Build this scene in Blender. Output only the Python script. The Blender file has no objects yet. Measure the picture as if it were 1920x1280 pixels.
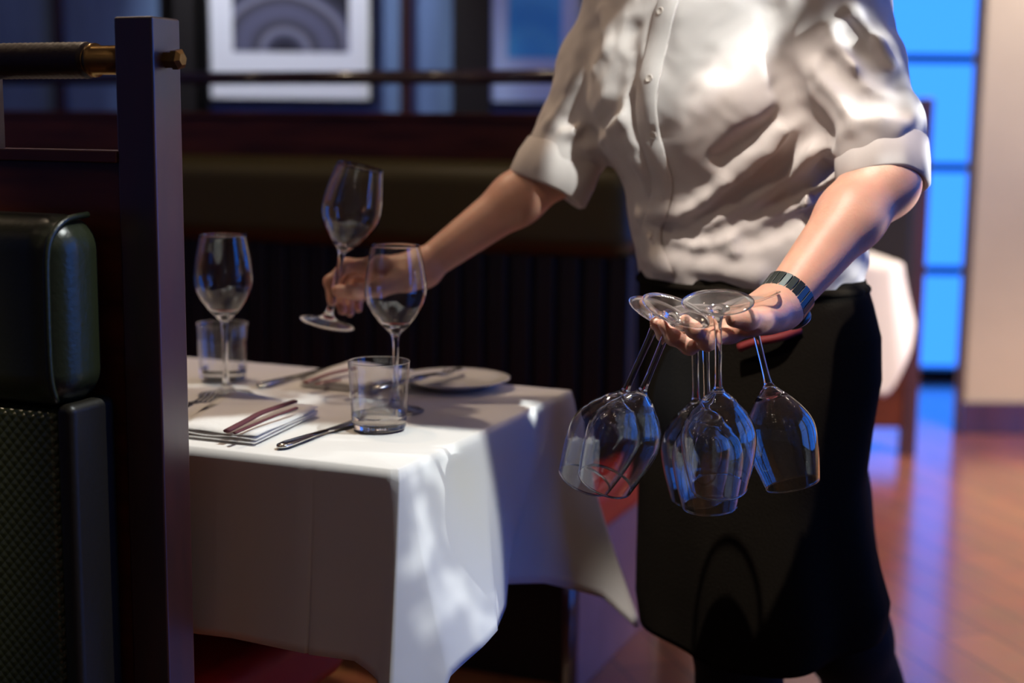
import bpy, bmesh, math, random
import numpy as np
from mathutils import Vector, Matrix, Euler
random.seed(7)
S = bpy.context.scene
COL = S.collection
PI = math.pi

# ------------------------------------------------------------------ camera, world, lights, exposure
FPX = 2667.0
PITCH, ROLL = math.radians(8.53), math.radians(0.6)
CAMZ = 1.15
cam_data = bpy.data.cameras.new('camera')
cam = bpy.data.objects.new('camera', cam_data); COL.objects.link(cam)
cam_data.sensor_width = 36.0; cam_data.lens = 36.0 * FPX / 1920.0
cam.location = (0, 0, CAMZ)
cam_rot = Matrix.Rotation(PI / 2 - PITCH, 3, 'X') @ Matrix.Rotation(ROLL, 3, 'Z')
cam.rotation_euler = cam_rot.to_euler()
cam_data.dof.use_dof = True
cam_data.dof.focus_distance = 1.70
cam_data.dof.aperture_fstop = 2.2
cam_data.clip_start = 0.05
S.camera = cam

def P(px, py, y):
    """world point seen at pixel (px, py) whose world Y is y"""
    d = cam_rot @ Vector(((px - 960) / FPX, (640 - py) / FPX, -1.0))
    return Vector((0, 0, CAMZ)) + d * (y / d.y)
def PZ(px, py, z):
    d = cam_rot @ Vector(((px - 960) / FPX, (640 - py) / FPX, -1.0))
    return Vector((0, 0, CAMZ)) + d * ((z - CAMZ) / d.z)

S.view_settings.view_transform = 'Standard'
S.view_settings.look = 'None'
S.view_settings.exposure = 0.0
S.view_settings.gamma = 1.0
S.view_settings.use_curve_mapping = False
S.cycles.max_bounces = 14
S.cycles.transmission_bounces = 14
S.cycles.transparent_max_bounces = 24
S.cycles.glossy_bounces = 6
S.cycles.diffuse_bounces = 3
S.cycles.caustics_reflective = False
S.cycles.caustics_refractive = False
S.cycles.sample_clamp_indirect = 12.0
S.cycles.use_denoising = True

world = bpy.data.worlds.new('dusk sky'); S.world = world
world.use_nodes = True
wn = world.node_tree
bg = wn.nodes['Background']
bg.inputs[0].default_value = (0.030, 0.205, 1.0, 1); bg.inputs[1].default_value = 2.4

def point(name, loc, col, w, r=0.04):
    l = bpy.data.lights.new(name, 'POINT'); l.color = col; l.energy = w; l.shadow_soft_size = r
    o = bpy.data.objects.new(name, l); COL.objects.link(o); o.location = loc; return o
def spot(name, loc, tgt, col, w, ang, r=0.03, blend=0.3):
    l = bpy.data.lights.new(name, 'SPOT'); l.color = col; l.energy = w; l.shadow_soft_size = r
    l.spot_size = math.radians(ang); l.spot_blend = blend
    o = bpy.data.objects.new(name, l); COL.objects.link(o); o.location = loc
    o.rotation_euler = (Vector(tgt) - Vector(loc)).to_track_quat('-Z', 'Y').to_euler(); return o
WARM = (1.0, 0.77, 0.54)
NEUT = (0.94, 1.0, 0.98)
# unseen spots: one key light split up, a lamp for each bright patch
def mottle(o, scale, lo, hi):
    """noise put into the beam for dappled light: output varies with direction"""
    l = o.data; l.use_nodes = True; nt = l.node_tree; em = nt.nodes['Emission']
    g = nt.nodes.new('ShaderNodeNewGeometry'); n = nt.nodes.new('ShaderNodeTexNoise'); n.inputs['Scale'].default_value = scale
    n.inputs['Detail'].default_value = 4; n.inputs['Distortion'].default_value = 0.8; n.inputs['Roughness'].default_value = 0.6
    r = nt.nodes.new('ShaderNodeMapRange'); r.inputs[1].default_value = lo; r.inputs[2].default_value = hi; r.inputs[3].default_value = 0.0; r.inputs[4].default_value = 1.0
    nt.links.new(g.outputs['Incoming'], n.inputs['Vector']); nt.links.new(n.outputs['Fac'], r.inputs[0]); nt.links.new(r.outputs[0], em.inputs['Strength'])
spot('unseen_spot', (0.70, 1.60, 2.80), (-.20, 1.47, 0.75), NEUT, 185, 22, 0.018, 0.10)
o = spot('added_dapple_spot', (2.7, 0.95, 1.95), P(842, 1010, 1.70), NEUT, 210, 8.0, 0.010, 0.12); o.scale = (0.42, 1, 1); mottle(o, 55, .44, .60)  # added mottled beam standing in for dappled sun on the cloth side
spot('unseen_spot', (-0.10, 1.05, 2.80), (0.33, 1.74, 0.98), (1.0, .92, .84), 260, 17, 0.018, 0.25)  # added for the lit forearm and holding hand
spot('unseen_spot', (0.85, 0.70, 2.80), P(1345, -22, 1.93), NEUT, 330, 6.2, 0.012, 0.10)  # added narrow beam for the bright patch on the chest
mottle(spot('unseen_spot', (2.45, 1.05, 2.20), (0.550, 1.92, 1.20), NEUT, 620, 10.0, 0.010, 0.15), 42, .50, .575)  # added mottled beam for the broken light on the sleeve
spot('unseen_spot', (-0.95, 0.45, 2.80), (0.30, 2.05, 1.20), (1.0, 0.82, 0.64), 25, 25, 0.06, 0.6)  # added warm fill on the torso and reaching arm
spot('unseen_spot', (-1.25, 0.35, 2.65), (-0.85, 1.55, 0.98), (1.0, 0.78, 0.52), 95, 16.5, 0.05, 0.7)  # added to lift the near board and green bench
# added spot that brightens the framed photographs
spot('added_picture_spot', (-1.0, 4.2, 2.7), (-0.75, 5.2, 1.45), (0.80, 0.86, 1.0), 110, 50, 0.05, 0.6)
spot('added_wall_spot', (2.3, 4.3, 2.8), (2.0, 5.4, 0.7), (1.0, 0.86, 0.70), 300, 80, 0.06, 0.8)  # added to warm the beige wall
spot('added_floor_spot', (2.3, 3.4, 2.8), (2.0, 3.9, 0.0), (1.0, 0.76, 0.54), 720, 75, 0.06, 0.8)  # added to brighten the floor at the right
spot('unseen_table_spot', (1.4, 3.9, 2.8), (0.95, 4.45, 0.7), (.8, 1.0, .98), 16, 40, 0.05, 0.7)  # added to whiten the distant tablecloth
spot('unseen_table_spot', (-0.9, 2.6, 2.75), (-0.35, 2.05, 0.75), WARM, 60, 46, 0.05, 0.7)
for i, (x, y, z, w) in enumerate([(-1.6, 0.9, 2.7, 1.2), (-0.6, 0.4, 2.75, 0.8), (0.5, -0.2, 2.75, 1.6), (1.5, -1.0, 2.7, 1.6), (-1.0, -1.8, 2.7, 1),
                                  (0.3, -2.2, 2.7, 1), (-0.1, 1.9, 2.85, 5), (0.9, 2.9, 2.85, 6), (1.9, 2.6, 2.8, 7), (2.2, 4.0, 2.8, 9), (-0.9, 3.0, 2.8, 9), (-2.3, 3.0, 2.7, 4)]):
    point('ceiling_downlight', (x, y, z), WARM, w, 0.035)
for x, y, z in ((-2.2, -0.6, 2.4), (-1.5, -1.2, 2.5), (-0.4, -0.9, 2.6), (0.7, -1.4, 2.5), (1.2, 0.2, 2.65), (-2.6, 1.2, 2.4), (2.2, 0.4, 2.5), (0.2, -2.6, 2.2), (-0.9, 0.7, 2.7), (-2.0, -2.2, 2.3), (1.6, -2.4, 2.3), (0.3, 0.6, 2.8), (1.1, 1.6, 2.8), (-1.4, 2.2, 2.7), (-0.2, -1.6, 2.0)):
    point('ceiling_downlight', (x, y, z), WARM, 0.42, 0.012)

# ------------------------------------------------------------------ helpers
def lin(c):
    return tuple(((v / 255) / 12.92 if v / 255 <= 0.04045 else ((v / 255 + 0.055) / 1.055) ** 2.4) for v in c)
def mat(name, rgb, rough=0.5, metal=0.0, bump=0.0, bscale=50.0, var=0.0, vscale=6.0, coat=0.0, sheen=0.0, stretch=None, spec=None, sss=0.0, rgb2=None):
    m = bpy.data.materials.new(name); m.use_nodes = True
    nt = m.node_tree; b = nt.nodes['Principled BSDF']
    b.inputs['Base Color'].default_value = (*rgb, 1)
    b.inputs['Roughness'].default_value = rough
    b.inputs['Metallic'].default_value = metal
    if coat: b.inputs['Coat Weight'].default_value = coat; b.inputs['Coat Roughness'].default_value = 0.12
    if sheen: b.inputs['Sheen Weight'].default_value = sheen
    if spec is not None: b.inputs['Specular IOR Level'].default_value = spec
    if sss:
        b.inputs['Subsurface Weight'].default_value = sss
        b.inputs['Subsurface Radius'].default_value = (0.010, 0.0035, 0.002)
        b.inputs['Subsurface Scale'].default_value = 1.0
    tc = nt.nodes.new('ShaderNodeTexCoord'); mp = nt.nodes.new('ShaderNodeMapping')
    nt.links.new(tc.outputs['Object'], mp.inputs[0])
    if stretch: mp.inputs['Scale'].default_value = stretch
    if var or rgb2:
        n = nt.nodes.new('ShaderNodeTexNoise'); n.inputs['Scale'].default_value = vscale; n.inputs['Detail'].default_value = 5
        nt.links.new(mp.outputs[0], n.inputs['Vector'])
        r = nt.nodes.new('ShaderNodeValToRGB'); nt.links.new(n.outputs['Fac'], r.inputs[0])
        c2 = rgb2 if rgb2 else tuple(min(1, v * (1 + var)) for v in rgb)
        c1 = rgb if rgb2 else tuple(v * (1 - var) for v in rgb)
        r.color_ramp.elements[0].position = 0.35; r.color_ramp.elements[1].position = 0.65
        r.color_ramp.elements[0].color = (*c1, 1); r.color_ramp.elements[1].color = (*c2, 1)
        nt.links.new(r.outputs[0], b.inputs['Base Color'])
    if bump:
        n = nt.nodes.new('ShaderNodeTexNoise'); n.inputs['Scale'].default_value = bscale; n.inputs['Detail'].default_value = 4
        nt.links.new(mp.outputs[0], n.inputs['Vector'])
        bp = nt.nodes.new('ShaderNodeBump'); bp.inputs['Strength'].default_value = bump; bp.inputs['Distance'].default_value = 0.004
        nt.links.new(n.outputs['Fac'], bp.inputs['Height']); nt.links.new(bp.outputs[0], b.inputs['Normal'])
    return m
def glass_mat(name, thin):
    m = bpy.data.materials.new(name); m.use_nodes = True; nt = m.node_tree
    nt.nodes.remove(nt.nodes['Principled BSDF']); out = nt.nodes['Material Output']
    g = nt.nodes.new('ShaderNodeBsdfGlass'); g.inputs['IOR'].default_value = 1.5; g.inputs['Roughness'].default_value = 0.0
    g.inputs['Color'].default_value = (0.985, 0.995, 0.99, 1)
    if thin:      # thin blown wall: straight-through transmission plus mirror reflection rising towards the edges
        t = nt.nodes.new('ShaderNodeBsdfTransparent'); t.inputs['Color'].default_value = (0.985, 0.99, 0.99, 1)
        gl = nt.nodes.new('ShaderNodeBsdfGlossy'); gl.inputs['Roughness'].default_value = 0.0
        mx = nt.nodes.new('ShaderNodeMixShader'); lw = nt.nodes.new('ShaderNodeLayerWeight'); lw.inputs['Blend'].default_value = 0.5
        pw = nt.nodes.new('ShaderNodeMath'); pw.operation = 'POWER'; pw.inputs[1].default_value = 3.2
        ma = nt.nodes.new('ShaderNodeMath'); ma.operation = 'MULTIPLY_ADD'; ma.inputs[1].default_value = 0.92; ma.inputs[2].default_value = 0.06
        nt.links.new(lw.outputs['Facing'], pw.inputs[0]); nt.links.new(pw.outputs[0], ma.inputs[0]); nt.links.new(ma.outputs[0], mx.inputs[0])
        nt.links.new(t.outputs[0], mx.inputs[1]); nt.links.new(gl.outputs[0], mx.inputs[2]); nt.links.new(mx.outputs[0], out.inputs[0])
    else:
        nt.links.new(g.outputs[0], out.inputs[0])
    return m

def tag(o, label=None, cat=None, group=None, kind=None):
    if label: o['label'] = label
    if cat: o['category'] = cat
    if group: o['group'] = group
    if kind: o['kind'] = kind
    return o
def empty(name, loc=(0, 0, 0), rot=(0, 0, 0)):
    o = bpy.data.objects.new(name, None); COL.objects.link(o)
    o.location = loc; o.rotation_euler = rot; o.empty_display_size = 0.05
    return o
def mesh_obj(name, verts, faces, m, parent=None, smooth=True):
    me = bpy.data.meshes.new(name); me.from_pydata([tuple(v) for v in verts], [], faces); me.update()
    o = bpy.data.objects.new(name, me); COL.objects.link(o)
    if m: me.materials.append(m)
    if smooth: me.polygons.foreach_set('use_smooth', [True] * len(me.polygons))
    if parent: o.parent = parent
    return o
def bm_obj(name, bm, m, parent=None, smooth=False, bevel=0.0, segs=3, subsurf=0):
    me = bpy.data.meshes.new(name); bm.normal_update(); bm.to_mesh(me); bm.free()
    o = bpy.data.objects.new(name, me); COL.objects.link(o)
    if m: me.materials.append(m)
    if smooth or bevel: me.polygons.foreach_set('use_smooth', [True] * len(me.polygons))
    if bevel:
        b = o.modifiers.new('b', 'BEVEL'); b.width = bevel; b.segments = segs; b.limit_method = 'ANGLE'
        b.harden_normals = True
    if subsurf:
        s = o.modifiers.new('s', 'SUBSURF'); s.levels = subsurf; s.render_levels = subsurf
    if parent: o.parent = parent
    return o
def bx(bm, lo, hi, M=None):
    vs = [Vector((x, y, z)) for x in (lo[0], hi[0]) for y in (lo[1], hi[1]) for z in (lo[2], hi[2])]
    if M is not None: vs = [M @ v for v in vs]
    v = [bm.verts.new(p) for p in vs]
    for f in ((0, 1, 3, 2), (4, 6, 7, 5), (0, 4, 5, 1), (2, 3, 7, 6), (0, 2, 6, 4), (1, 5, 7, 3)):
        bm.faces.new([v[i] for i in f])
def box(name, lo, hi, m, parent=None, bevel=0.0, segs=3):
    bm = bmesh.new(); bx(bm, lo, hi); return bm_obj(name, bm, m, parent, bevel=bevel, segs=segs)
def struct(o): o['kind'] = 'structure'; return o
def catmull(pts, n):
    pts = [Vector(p) for p in pts]; out = []
    q = [pts[0] * 2 - pts[1]] + pts + [pts[-1] * 2 - pts[-2]]
    for i in range(1, len(q) - 2):
        for k in range(n):
            t = k / n; a, b, c, d = q[i - 1], q[i], q[i + 1], q[i + 2]
            out.append(0.5 * ((2 * b) + (c - a) * t + (2 * a - 5 * b + 4 * c - d) * t * t + (3 * b - a - 3 * c + d) * t ** 3))
    out.append(pts[-1]); return out
def tube(pts, rad, seg=12, cap=True, flat=None):
    """verts/faces of a tube; rad a number or list; flat=(normal vector, factor) squashes the section"""
    pts = [Vector(p) for p in pts]; n = len(pts); vs = []; fs = []
    up = Vector((0.123, 0.31, 0.94)) if flat is None else Vector(flat[0])
    for i, p in enumerate(pts):
        t = (pts[min(i + 1, n - 1)] - pts[max(i - 1, 0)]).normalized()
        a = up - t * up.dot(t)
        if a.length < 1e-4: a = Vector((1, 0, 0)) - t * t.x
        a.normalize(); b = t.cross(a); up = a if flat is None else up
        r = rad[i] if isinstance(rad, (list, tuple)) else rad
        for k in range(seg):
            th = 2 * PI * k / seg
            vs.append(p + a * math.cos(th) * r * (flat[1] if flat else 1) + b * math.sin(th) * r)
    for i in range(n - 1):
        for k in range(seg):
            k2 = (k + 1) % seg
            fs.append((i * seg + k, i * seg + k2, (i + 1) * seg + k2, (i + 1) * seg + k))
    if cap:
        fs.append(tuple(reversed(range(seg)))); fs.append(tuple((n - 1) * seg + k for k in range(seg)))
    return vs, fs
def tube_obj(name, pts, rad, m, parent=None, seg=12, flat=None, smooth=True):
    v, f = tube(pts, rad, seg, True, flat); return mesh_obj(name, v, f, m, parent, smooth)
def lathe(name, prof, m, parent=None, seg=48):
    vs, fs, rings = [], [], []
    for (r, z) in prof:
        if r < 1e-6: rings.append([len(vs)]); vs.append((0, 0, z))
        else:
            rings.append(list(range(len(vs), len(vs) + seg)))
            vs += [(r * math.cos(2 * PI * k / seg), r * math.sin(2 * PI * k / seg), z) for k in range(seg)]
    for a, b in zip(rings, rings[1:]):
        for k in range(seg):
            k2 = (k + 1) % seg
            if len(a) == 1: fs.append((a[0], b[k2], b[k]))
            elif len(b) == 1: fs.append((a[k], a[k2], b[0]))
            else: fs.append((a[k], a[k2], b[k2], b[k]))
    return mesh_obj(name, vs, fs, m, parent)
def prof_smooth(p, n=5):
    return [(max(0, v.x), v.z) for v in catmull([(r, 0, z) for r, z in p], n)]
def place_axis(o, base, up):
    """put o's origin at base with its local Z along up"""
    o.location = base; o.rotation_mode = 'QUATERNION'
    o.rotation_quaternion = Vector(up).to_track_quat('Z', 'Y')
def copy_tree(o, parent=None):
    c = o.copy(); COL.objects.link(c); c.parent = parent
    for ch in o.children: copy_tree(ch, c)
    return c

# ------------------------------------------------------------------ signed-distance modelling (surface nets)
def sd_mesh(fn, lo, hi, h, nb=20):
    lo = np.array(lo, float); hi = np.array(hi, float)
    dims = np.ceil((hi - lo) / h / nb).astype(int)
    half = (nb + 2) * h * 0.9
    ids_all, pos_all, quads_all = [], [], []
    BIG = 1 << 14
    offs = np.arange(-1, nb + 1)
    for bi in range(dims[0]):
        for bj in range(dims[1]):
            for bk in range(dims[2]):
                base = np.array([bi, bj, bk]) * nb
                cen = (lo + (base + nb / 2) * h)
                c = fn(cen[None, :], None)[0]
                if abs(c) > half * 1.25: continue
                g = np.arange(-1, nb + 2)
                X, Y, Z = np.meshgrid(g + base[0], g + base[1], g + base[2], indexing='ij')
                pts = lo + np.stack([X, Y, Z], -1).reshape(-1, 3) * h
                D = fn(pts, (cen, half)).reshape(X.shape)
                if D.min() > 0 or D.max() < 0: continue
                n = nb + 3; s = D < 0
                # cell vertices
                acc = np.zeros((n - 1, n - 1, n - 1, 3)); cnt = np.zeros((n - 1, n - 1, n - 1))
                cs = [(0, 0, 0), (1, 0, 0), (0, 1, 0), (1, 1, 0), (0, 0, 1), (1, 0, 1), (0, 1, 1), (1, 1, 1)]
                sl = lambda c0: tuple(slice(c0[q], n - 1 + c0[q]) for q in range(3))
                for a, b in ((0, 1), (2, 3), (4, 5), (6, 7), (0, 2), (1, 3), (4, 6), (5, 7), (0, 4), (1, 5), (2, 6), (3, 7)):
                    da, db = D[sl(cs[a])], D[sl(cs[b])]
                    m = (da < 0) != (db < 0)
                    t = np.where(m, da / np.where(m, da - db, 1), 0)
                    pa = np.array(cs[a], float); pb = np.array(cs[b], float)
                    acc += (pa + t[..., None] * (pb - pa)) * m[..., None]; cnt += m
                act = cnt > 0
                idx = np.argwhere(act)
                if len(idx) == 0: continue
                v = acc[act] / cnt[act][:, None]
                gi = idx - 1 + base
                ids = ((gi[:, 0] + 2) * BIG + gi[:, 1] + 2) * BIG + gi[:, 2] + 2
                ids_all.append(ids); pos_all.append(lo + (gi + v) * h)
                def gid(a): a = a - 1 + base; return ((a[:, 0] + 2) * BIG + a[:, 1] + 2) * BIG + a[:, 2] + 2
                for ax in range(3):
                    e = [0, 0, 0]; e[ax] = 1
                    A = s[1:nb + 1, 1:nb + 1, 1:nb + 1]
                    B = s[1 + e[0]:nb + 1 + e[0], 1 + e[1]:nb + 1 + e[1], 1 + e[2]:nb + 1 + e[2]]
                    for flip in (0, 1):
                        mm = (A & ~B) if flip == 0 else (~A & B)
                        q = np.argwhere(mm) + 1
                        if len(q) == 0: continue
                        u = np.zeros(3, int); w = np.zeros(3, int); u[(ax + 1) % 3] = 1; w[(ax + 2) % 3] = 1
                        c4 = [gid(q - u - w), gid(q - w), gid(q), gid(q - u)]
                        if flip: c4 = c4[::-1]
                        quads_all.append(np.stack(c4, 1))
    ids = np.concatenate(ids_all); pos = np.concatenate(pos_all); quads = np.concatenate(quads_all)
    uid, first = np.unique(ids, return_index=True); pos = pos[first]
    quads = np.searchsorted(uid, quads)
    used = np.unique(quads); remap = np.full(len(uid), -1); remap[used] = np.arange(len(used))
    return pos[used], remap[quads]
def sd_obj(name, fn, lo, hi, h, m, parent=None, relax=2):
    v, q = sd_mesh(fn, lo, hi, h)
    for _ in range(relax):          # light smoothing
        acc = np.zeros_like(v); cnt = np.zeros(len(v))
        for a, b in ((0, 1), (1, 2), (2, 3), (3, 0)):
            n_ = len(v); qa, qb = q[:, a], q[:, b]
            for x in range(3): acc[:, x] += np.bincount(qa, v[qb, x], n_) + np.bincount(qb, v[qa, x], n_)
            cnt += np.bincount(qa, minlength=n_) + np.bincount(qb, minlength=n_)
        v = v * 0.5 + acc / np.maximum(cnt, 1)[:, None] * 0.5
    me = bpy.data.meshes.new(name)
    me.vertices.add(len(v)); me.vertices.foreach_set('co', v.astype(np.float32).ravel())
    me.loops.add(len(q) * 4); me.loops.foreach_set('vertex_index', q.astype(np.int32).ravel())
    me.polygons.add(len(q)); me.polygons.foreach_set('loop_start', np.arange(0, len(q) * 4, 4, dtype=np.int32))
    me.polygons.foreach_set('use_smooth', [True] * len(q))
    me.update(calc_edges=True); me.validate()
    o = bpy.data.objects.new(name, me); COL.objects.link(o)
    if m: me.materials.append(m)
    if parent: o.parent = parent
    return o
class Cap:
    """tapered capsule (optionally in a squashed frame) blended with radius k; neg carves"""
    def __init__(s, a, b, ra, rb=None, k=0.01, B=None, neg=False):
        s.a = np.array(a, float); s.b = np.array(b, float); s.ra = ra; s.rb = ra if rb is None else rb; s.k = k; s.B = B; s.neg = neg
        if B is not None: s.a2 = s.a @ B.T; s.b2 = s.b @ B.T
        else: s.a2, s.b2 = s.a, s.b
    def d(s, p):
        if s.B is not None: p = p @ s.B.T
        ab = s.b2 - s.a2; L = max(ab @ ab, 1e-12)
        t = np.clip(((p - s.a2) @ ab) / L, 0, 1)
        return np.linalg.norm(p - s.a2 - t[:, None] * ab, axis=1) - (s.ra + (s.rb - s.ra) * t)
def blend(prims):
    def fn(p, blk):
        use = prims
        if blk is not None:
            cen, half = blk; c = cen[None, :]
            ds = [q.d(c)[0] for q in prims]
            mn = min(d for d, q in zip(ds, prims) if not q.neg)
            use = [q for d, q in zip(ds, prims) if d < (half * 2.2 + q.k * 2 + max(mn, 0))]
        D = None
        for q in use:
            if q.neg: continue
            d = q.d(p)
            if D is None: D = d
            else:
                h = np.clip(0.5 + 0.5 * (D - d) / q.k, 0, 1)
                D = D * (1 - h) + d * h - q.k * h * (1 - h)
        if D is None: D = np.full(len(p), 9.0)
        for q in use:
            if not q.neg: continue
            d = -q.d(p); h = np.clip(0.5 - 0.5 * (D - d) / q.k, 0, 1)
            D = D * (1 - h) + d * h + q.k * h * (1 - h)
        return D
    return fn
def frame(right, s_lat, up=(0, 0, 1), s_up=1.0):
    r = Vector(right).normalized(); u = Vector(up); f = u.cross(r).normalized(); u = r.cross(f)
    R = np.array([list(r), list(f), list(u)])
    return R.T @ np.diag([s_lat, 1.0, s_up]) @ R
def march(fn, px, py, extra=0.0, y0=1.2, y1=3.0):
    """first point of an sdf surface on the sight line through (px,py)"""
    d = np.array(cam_rot @ Vector(((px - 960) / FPX, (640 - py) / FPX, -1.0))); d /= np.linalg.norm(d)
    o = np.array([0, 0, CAMZ]); t = y0
    for _ in range(160):
        q = (o + d * t)[None, :]; v = fn(q, None)[0] - extra
        if v < 0.0004: break
        t += v * 0.7
        if t > y1: return None
    return o + d * t
def grad(fn, p):
    e = 0.002; g = np.array([fn((p + dv)[None, :], None)[0] - fn((p - dv)[None, :], None)[0] for dv in np.eye(3) * e])
    return g / (np.linalg.norm(g) + 1e-9)

# ------------------------------------------------------------------ materials
M_wood = mat('mahogany', (0.030, 0.0055, 0.0035), 0.30, var=0.35, vscale=5, stretch=(6, 6, 0.8), coat=1.0)
M_wood.node_tree.nodes['Principled BSDF'].inputs['Coat IOR'].default_value = 1.9
M_post = mat('satin mahogany post', (0.040, 0.0065, 0.004), 0.35, var=0.35, vscale=5, stretch=(6, 6, 0.8), coat=1.0)
M_post.node_tree.nodes['Principled BSDF'].inputs['Coat IOR'].default_value = 1.75
M_post.node_tree.nodes['Principled BSDF'].inputs['Coat Roughness'].default_value = 0.38
M_woodh = mat('mahogany board', (0.085, 0.020, 0.008), 0.35, var=0.35, vscale=5, stretch=(1, 6, 8), coat=0.2)
M_leather = mat('dark green leather', (0.020, 0.024, 0.010), 0.30, bump=0.12, bscale=160, spec=0.6)
M_olive = mat('olive brown leather', (0.075, 0.058, 0.012), 0.42, bump=0.12, bscale=160)
M_chan = mat('black brown leather', (0.012, 0.009, 0.005), 0.45, bump=0.1, bscale=160)
M_red = mat('red leather', (0.65, 0.022, 0.010), 0.42, bump=0.08, bscale=200, spec=0.3)
M_brass = mat('aged brass', (0.26, 0.16, 0.06), 0.28, 1.0, var=0.2, vscale=30)
M_brown_leather = mat('brown leather wrap', (0.020, 0.007, 0.004), 0.45, bump=0.2, bscale=120)
M_steel = mat('polished steel', (0.62, 0.60, 0.57), 0.16, 1.0)
M_cloth = mat('white tablecloth linen', (0.78, 0.76, 0.74), 0.85, bump=0.10, bscale=22, sheen=0.1)
M_napkin = mat('white napkin cotton', (0.80, 0.78, 0.76), 0.9, bump=0.25, bscale=120)
M_ribbon = mat('plum ribbon', (0.10, 0.018, 0.03), 0.7)
M_china = mat('white china', (0.80, 0.78, 0.74), 0.18, coat=0.4)
M_shirt = mat('pale cotton shirt', (0.56, 0.50, 0.47), 0.85, bump=0.13, bscale=20, sheen=0.1, stretch=(1, 1, 1))
M_button = mat('shirt button', (0.58, 0.50, 0.44), 0.35)
M_black = mat('black cotton twill', (0.004, 0.004, 0.004), 0.85, bump=0.3, bscale=300, spec=0.2)
M_apron = mat('near black apron twill', (0.010, 0.0078, 0.0055), 0.92, bump=0.4, bscale=340, spec=0.04)
M_shoe = mat('black shoe leather', (0.01, 0.01, 0.01), 0.35)
M_hair = mat('dark brown hair', (0.03, 0.015, 0.01), 0.5, bump=0.4, bscale=90, stretch=(8, 8, 1))
M_skin = mat('skin', (0.62, 0.33, 0.235), 0.48, bump=0.10, bscale=240, var=0.07, vscale=22, sss=0.35)
M_nail = mat('fingernail', (0.72, 0.42, 0.36), 0.28)
M_watch = mat('dark metal bracelet', (0.07, 0.085, 0.085), 0.30, 0.85)
M_watchrim = mat('bright watch rim', (0.6, 0.62, 0.62), 0.2, 1.0)
M_glass = glass_mat('clear crystal', False)
M_thin = glass_mat('thin blown crystal', True)
M_bowl = M_glass
M_beige = mat('beige plaster', (0.42, 0.36, 0.30), 0.9, bump=0.1, bscale=12, var=0.06, vscale=2)
M_bluewall = mat('slate blue wall', (0.13, 0.21, 0.38), 0.7, bump=0.1, bscale=60, var=0.1, vscale=3, stretch=(6, 1, 1))
M_ceil = mat('ceiling paint', (0.25, 0.21, 0.18), 0.9)
M_dark = mat('dark stained timber', (0.006, 0.004, 0.004), 0.45)
M_ledge = mat('polished dark ledge', (0.012, 0.008, 0.010), 0.22, coat=0.5)
M_mat = mat('white picture mount', (0.80, 0.80, 0.80), 0.7)
M_frame = mat('thin black frame', (0.004, 0.004, 0.004), 0.35)
M_bluemuntin = mat('flare blue muntin', (0.02, 0.16, 0.50), 0.5)  # blue of reflection and flare put into the muntin colour

# floor: reddish plank parquet
M_floor = bpy.data.materials.new('polished plank floor'); M_floor.use_nodes = True
nt = M_floor.node_tree; b = nt.nodes['Principled BSDF']
tc = nt.nodes.new('ShaderNodeTexCoord'); mp = nt.nodes.new('ShaderNodeMapping'); mp.inputs['Rotation'].default_value = (0, 0, math.radians(74))
br = nt.nodes.new('ShaderNodeTexBrick'); br.inputs['Scale'].default_value = 1.0
br.inputs['Brick Width'].default_value = 1.1; br.inputs['Row Height'].default_value = 0.13; br.inputs['Mortar Size'].default_value = 0.003
br.inputs['Color1'].default_value = (0.30, 0.10, 0.035, 1); br.inputs['Color2'].default_value = (0.21, 0.068, 0.026, 1); br.inputs['Mortar'].default_value = (0.03, 0.01, 0.006, 1)
nz = nt.nodes.new('ShaderNodeTexNoise'); nz.inputs['Scale'].default_value = 9; nz.inputs['Detail'].default_value = 6
mxn = nt.nodes.new('ShaderNodeMix'); mxn.data_type = 'RGBA'; mxn.blend_type = 'MULTIPLY'; mxn.inputs[0].default_value = 0.5
nt.links.new(tc.outputs['Object'], mp.inputs[0]); nt.links.new(mp.outputs[0], br.inputs['Vector']); nt.links.new(mp.outputs[0], nz.inputs['Vector'])
nt.links.new(br.outputs['Color'], mxn.inputs[6]); nt.links.new(nz.outputs['Color'], mxn.inputs[7]); nt.links.new(mxn.outputs[2], b.inputs['Base Color'])
b.inputs['Roughness'].default_value = 0.30; b.inputs['Coat Weight'].default_value = 1.0; b.inputs['Coat Roughness'].default_value = 0.16; b.inputs['Coat IOR'].default_value = 1.7

# woven leather: basket weave bump
M_weave = bpy.data.materials.new('woven green leather'); M_weave.use_nodes = True
nt = M_weave.node_tree; b = nt.nodes['Principled BSDF']; b.inputs['Base Color'].default_value = (0.030, 0.040, 0.022, 1); b.inputs['Roughness'].default_value = 0.28
# ------------------------------------------------------------------ the room
HC = 3.0
struct(box('floor', (-3.6, -3.2, -0.1), (3.2, 6.9, 0.0), M_floor))
struct(box('ceiling', (-3.6, -3.2, HC), (3.2, 6.9, HC + 0.1), M_ceil))
struct(box('wall_left', (-3.7, -3.2, 0), (-3.6, 6.9, HC), M_bluewall))
struct(box('wall_front', (-3.6, -3.3, 0), (3.2, -3.2, HC), M_beige))
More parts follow.
